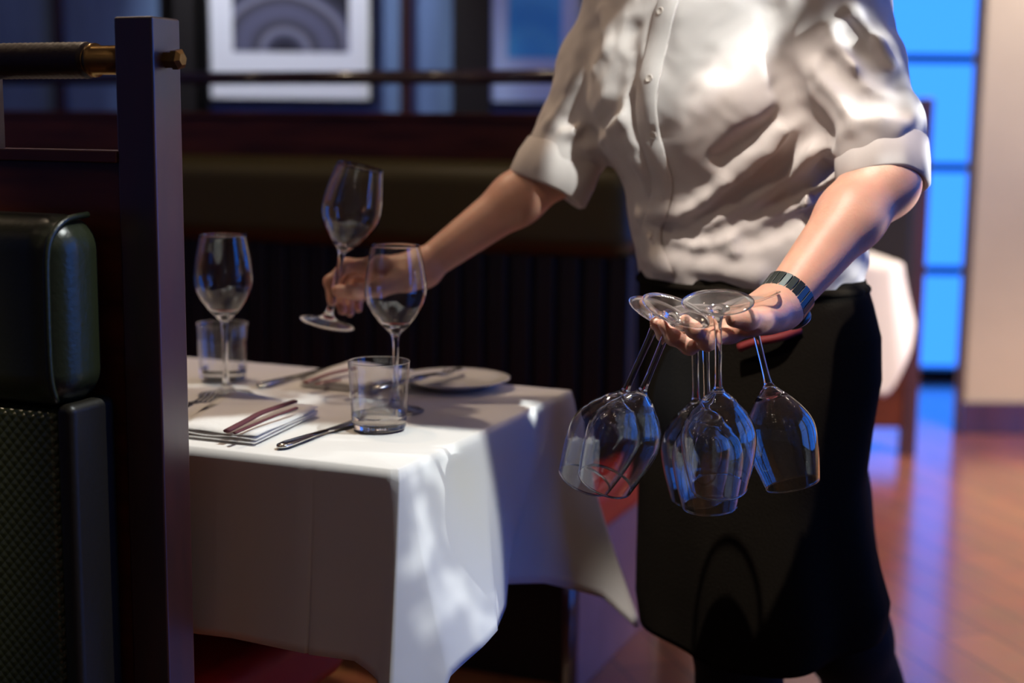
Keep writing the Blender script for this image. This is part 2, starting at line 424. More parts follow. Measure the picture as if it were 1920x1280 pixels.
# back wall with panel stiles, ending at a deep window bay
struct(box('wall_back', (-3.6, 5.2, 0), (1.25, 5.35, HC), M_bluewall))
struct(box('wall_bay', (1.15, 5.35, 0), (1.25, 6.7, HC), M_beige))
struct(box('wall_right', (1.745, 5.4, 0), (3.2, 5.52, HC), M_beige, bevel=0.01))
struct(box('baseboard_right', (1.735, 5.378, 0.0), (3.2, 5.4, 0.125), M_wood, bevel=0.004))
def stile(px, w, m, n, z1=HC, y=5.2, d=0.03):
    c = P(px, 60, y - d); struct(box('trim_%d' % n, (c.x - w / 2, y - d, 0), (c.x + w / 2, y, z1), m, bevel=0.004))
stile(110, 0.045, M_wood, 1); stile(340, 0.16, M_dark, 2); stile(378, 0.05, M_dark, 3)
stile(762, 0.045, M_wood, 4); stile(885, 0.14, M_dark, 5, d=0.05); stile(1118, 0.10, M_beige, 6, d=0.03); stile(315, 0.04, M_wood, 7)
# right wall: a run of tall street windows just out of the picture
bm = bmesh.new()
bx(bm, (3.1, -3.2, 0), (3.2, 6.9, 0.35)); bx(bm, (3.1, -3.2, 2.75), (3.2, 6.9, HC))
ys = [(-3.2, 0.0), (1.4, 1.6), (3.0, 3.2), (4.6, 6.9)]
for a, c in ys: bx(bm, (3.1, a, 0.35), (3.2, c, 2.75))
struct(bm_obj('wall_street', bm, M_beige))
def portal(loc, rot, sx, sy):
    l = bpy.data.lights.new('daylight_portal', 'AREA'); l.shape = 'RECTANGLE'; l.size = sx; l.size_y = sy; l.cycles.is_portal = True
    o = bpy.data.objects.new('daylight_portal', l); COL.objects.link(o); o.location = loc; o.rotation_euler = rot
n = 2
for y0 in (0.0, 1.6, 3.2):
    w = empty('window_%d' % n, (3.15, y0 + 0.7, 0.35)); struct(w); n += 1
    bm = bmesh.new()
    for a, c in (((-.03, -.7, 0), (.03, -.66, 2.4)), ((-.03, .66, 0), (.03, .7, 2.4)), ((-.03, -.66, 0), (.03, .66, .04)), ((-.03, -.66, 2.36), (.03, .66, 2.4)),
                 ((-.02, -.015, .04), (.02, .015, 2.36)), ((-.02, -.66, 1.2), (.02, .66, 1.23))): bx(bm, a, c)
    bm_obj('window_frame', bm, M_dark, w)
    portal((3.22, y0 + 0.7, 1.55), (0, PI / 2, 0), 2.4, 1.4)
# window 1: the full-height window at the end of the aisle
WY = 6.65
w = empty('window_1', (1.5, WY, 0)); struct(w)
bm = bmesh.new()
for z in (1.484, 0.99, 0.51): bx(bm, (-.3, -.02, z - .02), (1.7, .02, z + .02))
bx(bm, (-.3, -.02, 1.978 - .02), (1.7, .02, 1.978 + .02)); bx(bm, (-.3, -.02, 2.46), (1.7, .02, 2.5))
bm_obj('muntin', bm, M_bluemuntin, w)
bm = bmesh.new(); bx(bm, (-.3, -.05, 0), (1.7, .05, .05)); bx(bm, (-.3, -.05, 2.95), (1.7, .05, 3.0)); bm_obj('window_sill', bm, M_dark, w)
mp_ = bpy.data.materials.new('window glass'); mp_.use_nodes = True; nt = mp_.node_tree
nt.nodes.remove(nt.nodes['Principled BSDF']); tb = nt.nodes.new('ShaderNodeBsdfTransparent'); gb = nt.nodes.new('ShaderNodeBsdfGlossy'); gb.inputs['Roughness'].default_value = 0.02
fr = nt.nodes.new('ShaderNodeFresnel'); mx = nt.nodes.new('ShaderNodeMixShader'); nt.links.new(fr.outputs[0], mx.inputs[0]); nt.links.new(tb.outputs[0], mx.inputs[1]); nt.links.new(gb.outputs[0], mx.inputs[2]); nt.links.new(mx.outputs[0], nt.nodes['Material Output'].inputs[0])
box('window_pane', (-.3, .022, .05), (1.7, .028, 2.95), mp_, w)
portal((2.1, WY + 0.06, 1.5), (-PI / 2, 0, 0), 1.9, 2.9)

# ------------------------------------------------------------------ framed pictures on the back wall
def picture(px0, px1, pyb, ix0, ix1, iyb, label, art, mount=None):
    y = 5.2 - 0.035
    a = P(px0, pyb, y); c = P(px1, pyb, y); z0 = a.z; x0, x1 = a.x, c.x; h = 0.95
    t = empty('framed_picture', ((x0 + x1) / 2, y, z0)); tag(t, label, 'picture', 'framed pictures on the back wall')
    W = (x1 - x0) / 2
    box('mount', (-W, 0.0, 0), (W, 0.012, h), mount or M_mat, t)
    bm = bmesh.new(); e = 0.022
    bx(bm, (-W - e, -.012, -e), (-W, .034, h + e)); bx(bm, (W, -.012, -e), (W + e, .034, h + e)); bx(bm, (-W, -.012, -e), (W, .034, 0)); bx(bm, (-W, -.012, h), (W, .034, h + e))
    bm_obj('frame', bm, M_frame, t)
    i0 = P(ix0, iyb, y).x - t.location.x; i1 = P(ix1, iyb, y).x - t.location.x; iz = P(ix0, iyb, y).z - z0
    box('print', (i0, -.002, iz), (i1, 0.0, h - iz), art, t)
    return t
def art_mat(name, stops, scale, dist):
    m = bpy.data.materials.new(name); m.use_nodes = True; nt = m.node_tree; b = nt.nodes['Principled BSDF']; b.inputs['Roughness'].default_value = 0.25
    tc = nt.nodes.new('ShaderNodeTexCoord'); w = nt.nodes.new('ShaderNodeTexWave'); w.wave_type = 'RINGS'; w.rings_direction = 'Y'
    mpp = nt.nodes.new('ShaderNodeMapping'); mpp.inputs['Location'].default_value = (0.02, 0, -0.15)
    w.inputs['Scale'].default_value = scale; w.inputs['Distortion'].default_value = dist; w.inputs['Detail'].default_value = 2
    r = nt.nodes.new('ShaderNodeValToRGB')
    while len(r.color_ramp.elements) < len(stops): r.color_ramp.elements.new(0.5)
    for e, (p, c) in zip(r.color_ramp.elements, stops): e.position = p; e.color = (*c, 1)
    nt.links.new(tc.outputs['Object'], mpp.inputs[0]); nt.links.new(mpp.outputs[0], w.inputs[0]); nt.links.new(w.outputs['Fac'], r.inputs[0]); nt.links.new(r.outputs[0], b.inputs['Base Color'])
    return m
art1 = art_mat('print of an arched interior', [(0.0, (.02, .02, .025)), (0.35, (.06, .06, .09)), (0.6, (.25, .25, .33)), (0.75, (.05, .045, .05)), (1.0, (.12, .12, .18))], 1.1, 2.5)
art2 = art_mat('window-lit blue print', [(0.0, (.08, .46, .95)), (0.5, (.10, .52, .95)), (1.0, (.06, .40, .88))], 1.2, 6.0)  # blue window reflection put into the print colour
picture(397, 694, 183, 437, 655, 96, 'white-mounted dark photograph of an arched interior on the wall behind the booth', art1)
picture(918, 1090, 190, 952, 1052, 108, 'picture tinted with window blue nearest to the reaching sleeve', art2, mat('window-lit blue mount', (0.58, 0.72, 0.95), 0.7))  # mount colour carries the blue window light

# ------------------------------------------------------------------ booths (frame rotated 23 degrees)
PHI = math.radians(-23)
U = Vector((math.cos(PHI), math.sin(PHI), 0)); V = Vector((-math.sin(PHI), math.cos(PHI), 0))
def AB(a, b, z=0.0): return U * a + V * b + Vector((0, 0, z))
def ab(p): return (p.dot(U), p.dot(V))
ROTZ = (0, 0, PHI)
A0, B0 = ab(P(300, 640, 1.60))            # near post corner
def weave_nodes(m):
    nt = m.node_tree; b = nt.nodes['Principled BSDF']
    tc = nt.nodes.new('ShaderNodeTexCoord'); mp = nt.nodes.new('ShaderNodeMapping'); mp.inputs['Rotation'].default_value = (0, math.radians(45), 0); mp.inputs['Scale'].default_value = (105, 0.001, 105)
    ck = nt.nodes.new('ShaderNodeTexVoronoi'); ck.feature = 'F1'; ck.inputs['Scale'].default_value = 1.0; ck.inputs['Randomness'].default_value = 0.0
    bp = nt.nodes.new('ShaderNodeBump'); bp.inputs['Strength'].default_value = 1.0; bp.inputs['Distance'].default_value = 0.004; bp.invert = True
    nt.links.new(tc.outputs['Object'], mp.inputs[0]); nt.links.new(mp.outputs[0], ck.inputs['Vector']); nt.links.new(ck.outputs['Distance'], bp.inputs['Height']); nt.links.new(bp.outputs[0], b.inputs['Normal'])
weave_nodes(M_weave)

def rounded(name, lo, hi, m, parent, r, segs=6, sub=0):
    return box(name, lo, hi, m, parent, bevel=r, segs=segs)
def divider(a0, b0, length, label, wrap, group=None, rot=ROTZ, loc=None, brackets=(0.9,), zo=0.0, zc=0.0):
    """booth divider: end post, board, capping ledge, rail; local x runs away from the post (negative), y is depth"""
    t = empty('booth_divider', loc if loc is not None else AB(a0, b0), rot); tag(t, label, 'partition', group)
    pst = box('post', (-.052, -.0, 0), (0, .052, 1.268 + zo), M_post, t, bevel=0.003)
    box('board', (-length, .006, .10), (-.052, .046, 1.118 + zc), M_woodh, t)
    box('cap', (-length, -.002, 1.118 + zc), (-.052, .054, 1.132 + zc), M_woodh, t, bevel=0.002)
    r = tube_obj('rail', [(-length, .026, 1.222 + zo), (-.02, .026, 1.222 + zo)], .0165, M_brass if wrap else M_wood, t, 20)
    if wrap:
        tube_obj('rail_collar', [(-.098, .026, 1.222 + zo), (-.104, .026, 1.222 + zo)], .0195, M_brass, r, 20)
        v = []; n_ = 60
        pts = [(-.108 - i * .004, .026, 1.222 + zo) for i in range(n_)]
        tube_obj('leather_wrap', pts, [.0205 + .0008 * (i % 2) for i in range(n_)], M_brown_leather, r, 20)
        vs, fs = tube([(0.0, .026, 1.222 + zo), (.010, .026, 1.222 + zo), (.0105, .026, 1.222 + zo), (.018, .026, 1.222 + zo), (.022, .026, 1.222 + zo)], [.010, .010, .012, .012, .007], 6)
        mesh_obj('end_bolt', vs, fs, M_brass, pst, False)
    for x in brackets:
        if x < length: box('rail_bracket', (-x - .012, .014, 1.132 + zc), (-x + .012, .038, 1.208 + zo), M_wood, t)
    return t
# near divider with its two benches
d1 = divider(A0, B0, 1.3, 'near mahogany booth post and board with brass rail and hexagonal bolt', True, 'booth dividers', brackets=(0.26, 0.9), zc=-.012)
# front-side bench (seen at the left edge) : back cushion with roll, wing and woven panel
t = empty('booth_bench', AB(A0, B0), ROTZ); tag(t, 'dark green leather bench back with woven panel at the left edge of the booth', 'bench')
rounded('back_cushion', (-1.2, -.100, .835), (-.060, -.004, 1.050), M_leather, t, .040, 10)
rounded('border', (-.085, -.082, .42), (-.060, -.004, .840), M_chan, t, .010, 4)
tube_obj('piping', catmull([(-.072, -.030, 1.049), (-.072, -.065, 1.045), (-.072, -.088, 1.031), (-.072, -.098, 1.01), (-.072, -.1005, .97), (-.072, -.1005, .88), (-.072, -.092, .845)], 4), .0038, M_leather, t, 8)
rounded('woven_panel', (-1.2, -.078, .42), (-.087, -.02, .832), M_weave, t, .012, 3)
rounded('seat', (-1.2, -.62, .32), (-.062, -.02, .46), M_leather, t, .03, 5)
box('base', (-1.2, -.58, 0), (-.07, -.004, .32), M_dark, t)
# the red bench behind the near divider, running under the table
t = empty('booth_bench', AB(A0, B0 + .052), ROTZ); tag(t, 'red leather bench seat showing under the hem of the tablecloth', 'bench')
rounded('seat', (-1.2, .002, .34), (-.02, .42, .452), M_red, t, .035, 6)
box('base', (-1.2, .03, 0), (-.04, .36, .34), M_dark, t)
box('back_cushion', (-1.2, .002, .47), (-.06, .05, .70), M_leather, t, bevel=.02)
# far divider and bench (behind the table)
A1, B1 = -0.955, 3.12
d2 = divider(A1, B1, 2.2, 'far mahogany booth divider with a dark rail above the olive leather bench back', False, 'booth dividers', brackets=(1.50,), zo=.048, zc=.052)
d2.location = AB(A1, B1)
box('ledge', (-2.2, .054, 1.150), (-.052, .30, 1.182), M_ledge, d2)
t = empty('booth_bench', AB(A1, B1), ROTZ); tag(t, 'long olive leather bench with rolled back and red seat behind the table', 'bench')
rounded('roll', (-2.2, -.13, .855), (-.03, -.003, 1.075), M_olive, t, .06, 8)
bm = bmesh.new(); n_ = 36; x0 = -2.2; w_ = (2.2 - .04) / n_      # channelled lower back
for i in range(n_): bx(bm, (x0 + i * w_ + .002, -.10, .42), (x0 + (i + 1) * w_ - .002, -.004, .872))
bm_obj('channelled_back', bm, M_chan, t, bevel=.012, segs=3)
rounded('seat', (-2.2, -.52, .30), (-.0, -.09, .40), M_red, t, .03, 5)
box('side_panel', (-.03, -.50, .0), (-.004, -.002, .31), mat('mauve bench end', (0.30, 0.16, 0.16), 0.55, var=.1), t, bevel=.003)
box('base', (-2.2, -.47, 0), (-.03, -.01, .30), M_dark, t)
tube_obj('corner_post', [(-.02, -.515, 0), (-.02, -.515, .30)], .012, M_wood, t, 8)

# ------------------------------------------------------------------ table with draped cloth
TZ = 0.75
TA, TB = ab(PZ(755, 882, TZ))            # near right corner of the top
FA, FB = ab(PZ(1062, 730, TZ))
TA = (TA + FA) / 2
LEFT = TA - 1.0
t = empty('dining_table', AB(TA - .5, (TB + FB) / 2), ROTZ); tag(t, 'square dark dining table hidden under the near white tablecloth', 'table')
hb = (FB - TB) / 2
box('tabletop', (-.49, -hb + .01, .712), (.49, hb - .01, .744), M_dark, t)
tube_obj('pedestal', [(0, .12, .03), (0, .12, .712)], .035, M_dark, t, 16)
box('foot', (-.2, .04, 0), (.2, .3, .035), M_dark, t, bevel=.01)

def drape(cols, z, m, name, label, group=None, rows=22, dens=7, sharp=0.8):
    """cols: closed list of ((ax,by) on the edge, (ax,by,z) on the hem), counter-clockwise or not"""
    n = len(cols); top, hem = [], []
    def cr(a, b, c, d, t): return 0.5 * ((2 * b) + (c - a) * t + (2 * a - 5 * b + 4 * c - d) * t * t + (3 * b - a - 3 * c + d) * t ** 3)
    for i in range(n):
        for k in range(dens):
            t = k / dens
            top.append(Vector((*cols[i][0], z)).lerp(Vector((*cols[(i + 1) % n][0], z)), t))
            q = [Vector(cols[(i + j) % n][1]) for j in (-1, 0, 1, 2)]
            hm = cr(*q, t); ln = q[1].lerp(q[2], t); hem.append(hm.lerp(ln, sharp))
    N = len(top); cen = sum(top, Vector()) / N
    vs = [cen.copy()]; fs = []
    inn = []
    for s in (0.35, 0.7, 0.985):
        inn.append(len(vs)); vs += [cen + (p - cen) * s for p in top]
    for i in range(N): fs.append((0, 1 + (i + 1) % N, 1 + i))
    for r in range(2):
        for i in range(N):
            j = (i + 1) % N; a = inn[r]; b2 = inn[r + 1]; fs.append((a + i, a + j, b2 + j, b2 + i))
    prev = inn[2]
    for r in range(0, rows + 1):
        u = r / rows; cur = len(vs)
        for p, hh in zip(top, hem):
            out = (p - cen); out.z = 0; out.normalize()
            e = 0.15 * u + 0.85 * u ** 1.25
            x = p.x + (hh.x - p.x) * e; y = p.y + (hh.y - p.y) * e
            zz = p.z + (hh.z - p.z) * u
            if r == 0: zz -= 0.0012
            vs.append(Vector((x, y, zz)) + out * (0.004 if r else 0.001))
        for i in range(N):
            j = (i + 1) % N; fs.append((prev + i, prev + j, cur + j, cur + i))
        prev = cur
    o = mesh_obj(name, [AB(v.x, v.y, v.z) for v in vs], fs, m)
    sd = o.modifiers.new('s', 'SOLIDIFY'); sd.thickness = 0.0012; sd.offset = 0
    tag(o, label, 'tablecloth', group); return o
a0, b0, b1 = TA, TB, FB
H = 0.505
cols = []
fr_ = [(-1.0, .000), (-.80, .006), (-.62, -.006), (-.44, .004), (-.30, -.004), (-.23, .003), (-.120, -.005), (-.115, -.001), (-.110, -.006), (-.05, -.002)]
for da, ob in fr_: cols.append(((a0 + da, b0), (a0 + da * .98, b0 - .018 + ob, H + .01)))
cols += [((a0 - .010, b0), (a0 - .012, b0 - .030, .50)),
         ((a0, b0 + .003), (a0 + .016, b0 - .064, .405)),
         ((a0, b0 + .012), (a0 + .050, b0 - .012, .44)),
         ((a0, b0 + .022), (a0 + .060, b0 + .018, .50)),
         ((a0, b0 + .13), (a0 + .076, b0 + .075, .52)),
         ((a0, b0 + .235), (a0 + .078, b0 + .112, .528)),
         ((a0, b0 + .255), (a0 + .070, b0 + .130, .525)),
         ((a0, b0 + .36), (a0 + .030, b0 + .25, .51)),
         ((a0, b1 - .075), (a0 - .030, b0 + .35, .50)),
         ((a0, b1 - .03), (a0 + .015, b0 + .43, .485)),
         ((a0, b1 - .008), (a0 + .062, b1 - .02, .43)),
         ((a0, b1 - .003), (a0 + .098, b1 + .045, .365)),
         ((a0 - .004, b1), (a0 + .092, b1 + .075, .365)),
         ((a0 - .03, b1), (a0 + .0, b1 + .03, .45))]
for da in (-.2, -.5, -.8, -.97): cols.append(((a0 + da, b1), (a0 + da, b1 + .02, .49)))
cols += [((a0 - 1.0, b1), (a0 - 1.04, b1 + .04, .47)), ((a0 - 1.0, b1 - .2), (a0 - 1.02, b1 - .2, .48)), ((a0 - 1.0, b0 + .05), (a0 - 1.03, b0 - .0, .48))]
cloth = drape(cols, TZ, M_cloth, 'tablecloth', 'white tablecloth on the near table, its pointed corners hanging over the red bench', 'white tablecloths')

# ------------------------------------------------------------------ glassware
GP = prof_smooth([(.0385, .0012), (.0360, .0022), (.0250, .0042), (.0150, .0070), (.0085, .0115), (.0054, .0190), (.0042, .030)], 4)
def two_tone(o, test):
    o.data.materials.append(M_glass)
    for p in o.data.polygons:
        if test(p.center): p.material_index = 1
def wine_glass(label, group):
    t = empty('wine_glass'); tag(t, label, 'wine glass', group)
    ft = lathe('foot', [(0, 0), (.015, .0003), (.030, 0), (.0378, 0), (.0386, .0006)] + GP, M_thin, t, 56); two_tone(ft, lambda c: math.hypot(c.x, c.y) > .0345 or (math.hypot(c.x, c.y) < .013 and c.z > .001))
    st = [(.0042, .030), (.0038, .050), (.0037, .075), (.0040, .092), (.0050, .1015)]
    lathe('stem', prof_smooth(st, 3), M_glass, t, 28)
    outer = prof_smooth([(.0050, .1015), (.0085, .1070), (.0190, .1175), (.0305, .1320), (.0385, .1465), (.0418, .1600), (.0412, .1760), (.0385, .1950), (.0350, .2120), (.0322, .2250)], 4)
    inner = [(max(0, r - .0011 - .0006 * (z < .13)), z + (.0030 if z < .115 else .0009 if z < .14 else 0)) for r, z in outer if z > .1035]
    inner = [(r, z) for r, z in inner if r > .002][::-1]
    lathe('bowl', outer + [(.0319, .2256), (.0314, .2253)] + inner + [(0, inner[-1][1] - .0008)], M_bowl, t, 64)
    return t
def drop_mark(o):
    for ch in list(o.children_recursive):
        if ch.name.startswith('etched'): bpy.data.objects.remove(ch)
g_held = 'upside-down glasses held by their feet'
proto = wine_glass('', g_held)
def put_glass(o, foot, rim_dir, scale=1.0):
    place_axis(o, foot, rim_dir); o.scale = (scale,) * 3
    return o
def glass_px(o, fx, fy, fY, rx, ry, rY, L=None):
    """foot centre pixel+depth, rim centre pixel+depth"""
    a = P(fx, fy, fY); c = P(rx, ry, rY); s = (c - a).length / .225
    put_glass(o, a, (c - a).normalized(), s); return s
held = [
    # foot px,py,Y   rim px,py,Y
    (1268, 581, 1.655, 1134, 903, 1.725, 'leftmost front held wine glass, tilted left with an etched mark on its foot'),
    (1240, 586, 1.725, 1096, 900, 1.785, 'held wine glass tilted left just behind the leftmost front one'),
    (1346, 565, 1.612, 1348, 913, 1.672, 'front middle held wine glass hanging straight down between thumb and finger'),
    (1322, 594, 1.710, 1331, 948, 1.735, 'lowest hanging held wine glass behind the front middle one'),
    (1302, 590, 1.770, 1309, 930, 1.820, 'rearmost held wine glass at the left of the middle cluster'),
    (1402, 560, 1.700, 1486, 908, 1.690, 'rightmost held wine glass, tilted right below the thumb and wristwatch'),
]
for i, h in enumerate(held):
    o = proto if i == 0 else copy_tree(proto)
    if i: drop_mark(o)
    o['label'] = h[6]; o['group'] = g_held
    glass_px(o, *h[:6])
    if i == 0:      # small etched maker's mark on the foot underside
        d_ = o.rotation_quaternion.inverted() @ Vector((-.25, 1, .35)); th_ = math.atan2(d_.y, d_.x) - PI / 2
        bm = bmesh.new(); Mz = Matrix.Rotation(th_, 4, 'Z')
        for k in range(5):
            x_ = -.0075 + k * .0032
            bx(bm, (x_, .0285, -.0005), (x_ + .0022, .0292, -.0001), Mz); bx(bm, (x_, .0285, -.0005), (x_ + .0007, .0315, -.0001), Mz)
            if k % 2: bx(bm, (x_, .0308, -.0005), (x_ + .0022, .0315, -.0001), Mz)
            else: bx(bm, (x_ + .0015, .0285, -.0005), (x_ + .0022, .0315, -.0001), Mz)
        bm_obj('etched_mark', bm, mat('etched frosting', (.8, .82, .82), .8), [c for c in o.children if c.name.startswith('foot')][0])
g_tab = 'upright wine glasses on the near table'
tabs = [(742, 772, 'upright wine glass standing behind the near tumbler at the right of the setting'),
        (424, 742, 'upright wine glass beside the post standing in front of the rear tumbler')]
for px, py, lb in tabs:
    o = copy_tree(proto); o['label'] = lb; o['group'] = g_tab
    drop_mark(o)
    s_ = 1.045 if px > 600 else 1.06
    b_ = PZ(px, py - 2, TZ + .0022); put_glass(o, b_, (0, 0, 1), s_)
o = copy_tree(proto); o['label'] = 'wine glass tilted in the reaching hand above the table'; o['group'] = g_tab
drop_mark(o)
HG = (613, 607, 2.10, 676, 312, 2.09)
glass_px(o, *HG)
def tumbler(label, px, py, s=1.0):
    t = empty('tumbler'); tag(t, label, 'tumbler', 'water tumblers on the near table')
    pr = [(0, .0), (.030, .0), (.0345, .0015), (.0362, .005), (.0372, .02), (.0395, .06), (.0412, .0905), (.0408, .0915), (.0402, .0905), (.0385, .06), (.0362, .02), (.0345, .0105), (.031, .0085), (0, .0078)]
    two_tone(lathe('cup', pr, M_thin, t, 56), lambda c: c.z < .0125 or c.z > .0895)
    p = PZ(px, py, TZ + .0022); t.location = p; t.scale = (s, s, s)
    return t
tumbler('clear tumbler at the near edge of the table with a knife behind it', 711, 803, 1.0)
tumbler('clear tumbler at the back of the table beside the post', 419, 712, .99)

# ------------------------------------------------------------------ cutlery, napkins, plate
def knife(label, p0, p1, z=TZ + .005):
    a = PZ(*p0, z); c = PZ(*p1, z); L = (c - a).length; t = empty('table_knife', a, (0, 0, math.atan2(c.y - a.y, c.x - a.x))); tag(t, label, 'knife', 'table knives')
    hl = L * .5
    tube_obj('handle', [(0, 0, 0), (.006, 0, .0005), (.02, 0, .001), (hl * .6, 0, .001), (hl, 0, .0008)], [.0035, .0085, .0095, .0072, .0045], M_steel, t, 14, flat=((0, 0, 1), .42))
    bm = bmesh.new(); w = .0095
    prof = [(hl, -.004), (hl + .01, -.008), (hl + .06, -.0095), (L - .015, -.008), (L, .002), (L - .012, .005), (hl + .01, .0048), (hl, .003)]
    lo_ = [bm.verts.new((x, y, -.0006)) for x, y in prof]; up_ = [bm.verts.new((x, y, .0010)) for x, y in prof]
    bm.faces.new(lo_[::-1]); bm.faces.new(up_)
    for i in range(len(prof)): j = (i + 1) % len(prof); bm.faces.new((lo_[i], lo_[j], up_[j], up_[i]))
    bm_obj('blade', bm, M_steel, t); return t
def fork(label, a, c, tilt=0.0, name='table_fork'):
    L = (c - a).length; t = empty(name, a, (0, 0, math.atan2(c.y - a.y, c.x - a.x))); tag(t, label, 'fork', 'table forks')
    t.rotation_euler.y = -tilt
    tube_obj('handle', [(0, 0, 0), (.01, 0, .001), (.05, 0, .002), (L * .55, 0, .003), (L * .68, 0, .004)], [.004, .0095, .0075, .004, .0036], M_steel, t, 12, flat=((0, 0, 1), .42))
    bm = bmesh.new(); x0 = L * .66
    sec = [(x0, .0038, .004), (x0 + .012, .009, .004), (x0 + .025, .0118, .002), (x0 + .036, .012, .001)]
    rows = [[bm.verts.new((x, s * w, z + dz)) for s, dz in ((-1, 0), (1, 0), (1, .0014), (-1, .0014))] for x, w, z in sec]
    for r0, r1 in zip(rows, rows[1:]):
        for i in range(4): j = (i + 1) % 4; bm.faces.new((r0[i], r0[j], r1[j], r1[i]))
    bm.faces.new(rows[0]); bm.faces.new(rows[-1][::-1])
    for k in range(4):
        y = -.0102 + k * .0068; x1 = x0 + .035; xe = L
        rr = [[bm.verts.new((x, y + s * w, z + dz)) for s, dz in ((-1, 0), (1, 0), (1, .0014), (-1, .0014))] for x, w, z in ((x1, .0019, .001), (x1 + (xe - x1) * .6, .0016, .003), (xe, .0008, .007))]
        for r0, r1 in zip(rr, rr[1:]):
            for i in range(4): j = (i + 1) % 4; bm.faces.new((r0[i], r0[j], r1[j], r1[i]))
        bm.faces.new(rr[-1][::-1])
    bm_obj('tines', bm, M_steel, t, smooth=False); return t
knife('long steel knife lying in front of the near tumbler', (523, 838), (690, 781))
knife('steel knife lying at the far side of the table behind the glasses', (484, 724), (612, 690))
def napkin(label, quad, layers, rib, mrib):
    """quad: 4 table points (near-left, near-right, far-right, far-left)"""
    pts = [PZ(x, y, TZ + .004) for x, y in quad]; c = sum(pts, Vector()) / 4
    t = empty('folded_napkin', (c.x, c.y, TZ + .0022)); tag(t, label, 'napkin', 'folded napkins')
    q = [p - t.location for p in pts]
    for p in q: p.z = 0
    bm = bmesh.new(); th = .0042
    for l in range(layers):
        s = 1 - .014 * l; z0 = l * th + .0003; n_ = 10; grid = []
        rows_ = []
        for side in (0, 1):
            gg = []
            for i in range(n_ + 1):
                row = []
                for j in range(n_ + 1):
                    u, v = i / n_, j / n_
                    p = (q[0].lerp(q[1], u)).lerp(q[3].lerp(q[2], u), v) * s
                    edge = min(u, 1 - u, v, 1 - v); puff = th * (.35 + .65 * min(1, edge * 7) ** .5)
                    wob = .0012 * math.sin(u * 9 + l) * math.sin(v * 7 + 2 * l)
                    row.append(bm.verts.new((p.x + .0015 * l, p.y, z0 + (puff * .5 * (1 if side else -1)) + th / 2 + wob * (l > 0))))
                gg.append(row)
            rows_.append(gg)
        for side, gg in enumerate(rows_):
            for i in range(n_):
                for j in range(n_):
                    f = (gg[i][j], gg[i + 1][j], gg[i + 1][j + 1], gg[i][j + 1]); bm.faces.new(f if side else f[::-1])
        rim = [(i, 0) for i in range(n_)] + [(n_, j) for j in range(n_)] + [(i, n_) for i in range(n_, 0, -1)] + [(0, j) for j in range(n_, 0, -1)]
        for k in range(len(rim)):
            a, b2 = rim[k], rim[(k + 1) % len(rim)]
            bm.faces.new((rows_[0][a[0]][a[1]], rows_[0][b2[0]][b2[1]], rows_[1][b2[0]][b2[1]], rows_[1][a[0]][a[1]]))
    bm_obj('napkin_cloth', bm, M_napkin, t, smooth=True)
    zt = layers * th
    for (p0, p1, w, h_) in rib:
        a = PZ(*p0, TZ + zt + .006) - t.location; b2 = PZ(*p1, TZ + zt + .012) - t.location
        mid = (a + b2) / 2 + Vector((0, 0, h_))
        tube_obj('ribbon', catmull([a, a.lerp(mid, .6), mid, mid.lerp(b2, .7), b2], 5), [w] * 21, mrib, t, 8, flat=((0, 0, 1), .45))
    return t
napkin('near folded white napkin tied with a plum ribbon beside the post', [(320, 815), (478, 832), (596, 776), (430, 742)], 3,
       [((425, 808), (552, 752), .0055, .004), ((440, 812), (556, 764), .003, .001)], M_ribbon)
M_stripe = mat('faded rose ribbon', (0.36, 0.16, 0.14), 0.7)
napkin('far folded white napkin with a faded rose ribbon behind the near tumbler', [(560, 722), (700, 736), (775, 706), (650, 686)], 3,
       [((572, 716), (665, 690), .005, .002), ((590, 720), (640, 712), .003, .001)], M_stripe)
pc = PZ(852, 723, TZ + .003)
t = empty('side_plate', (pc.x, pc.y, TZ + .0022)); tag(t, 'round white china plate at the right of the table', 'plate')
lathe('dish', [(0, .002), (.045, .002), (.05, .0), (.054, .002), (.072, .0095), (.086, .0135), (.087, .0148), (.0855, .0152), (.070, .0120), (.055, .0065), (.04, .0055), (0, .0052)], M_china, t, 64)
knife('knife resting on the round white plate', (770, 712), (868, 690), TZ + .020)
f0 = PZ(785, 715, TZ + .018); f1 = PZ(872, 692, TZ + .024)
fork('fork resting on the round white plate', PZ(700, 728, TZ + .020), PZ(845, 697, TZ + .024))
fork('fork with tines upward on the near napkin beside the post', PZ(268, 800, TZ + .020), PZ(398, 745, TZ + .022), 0.0)

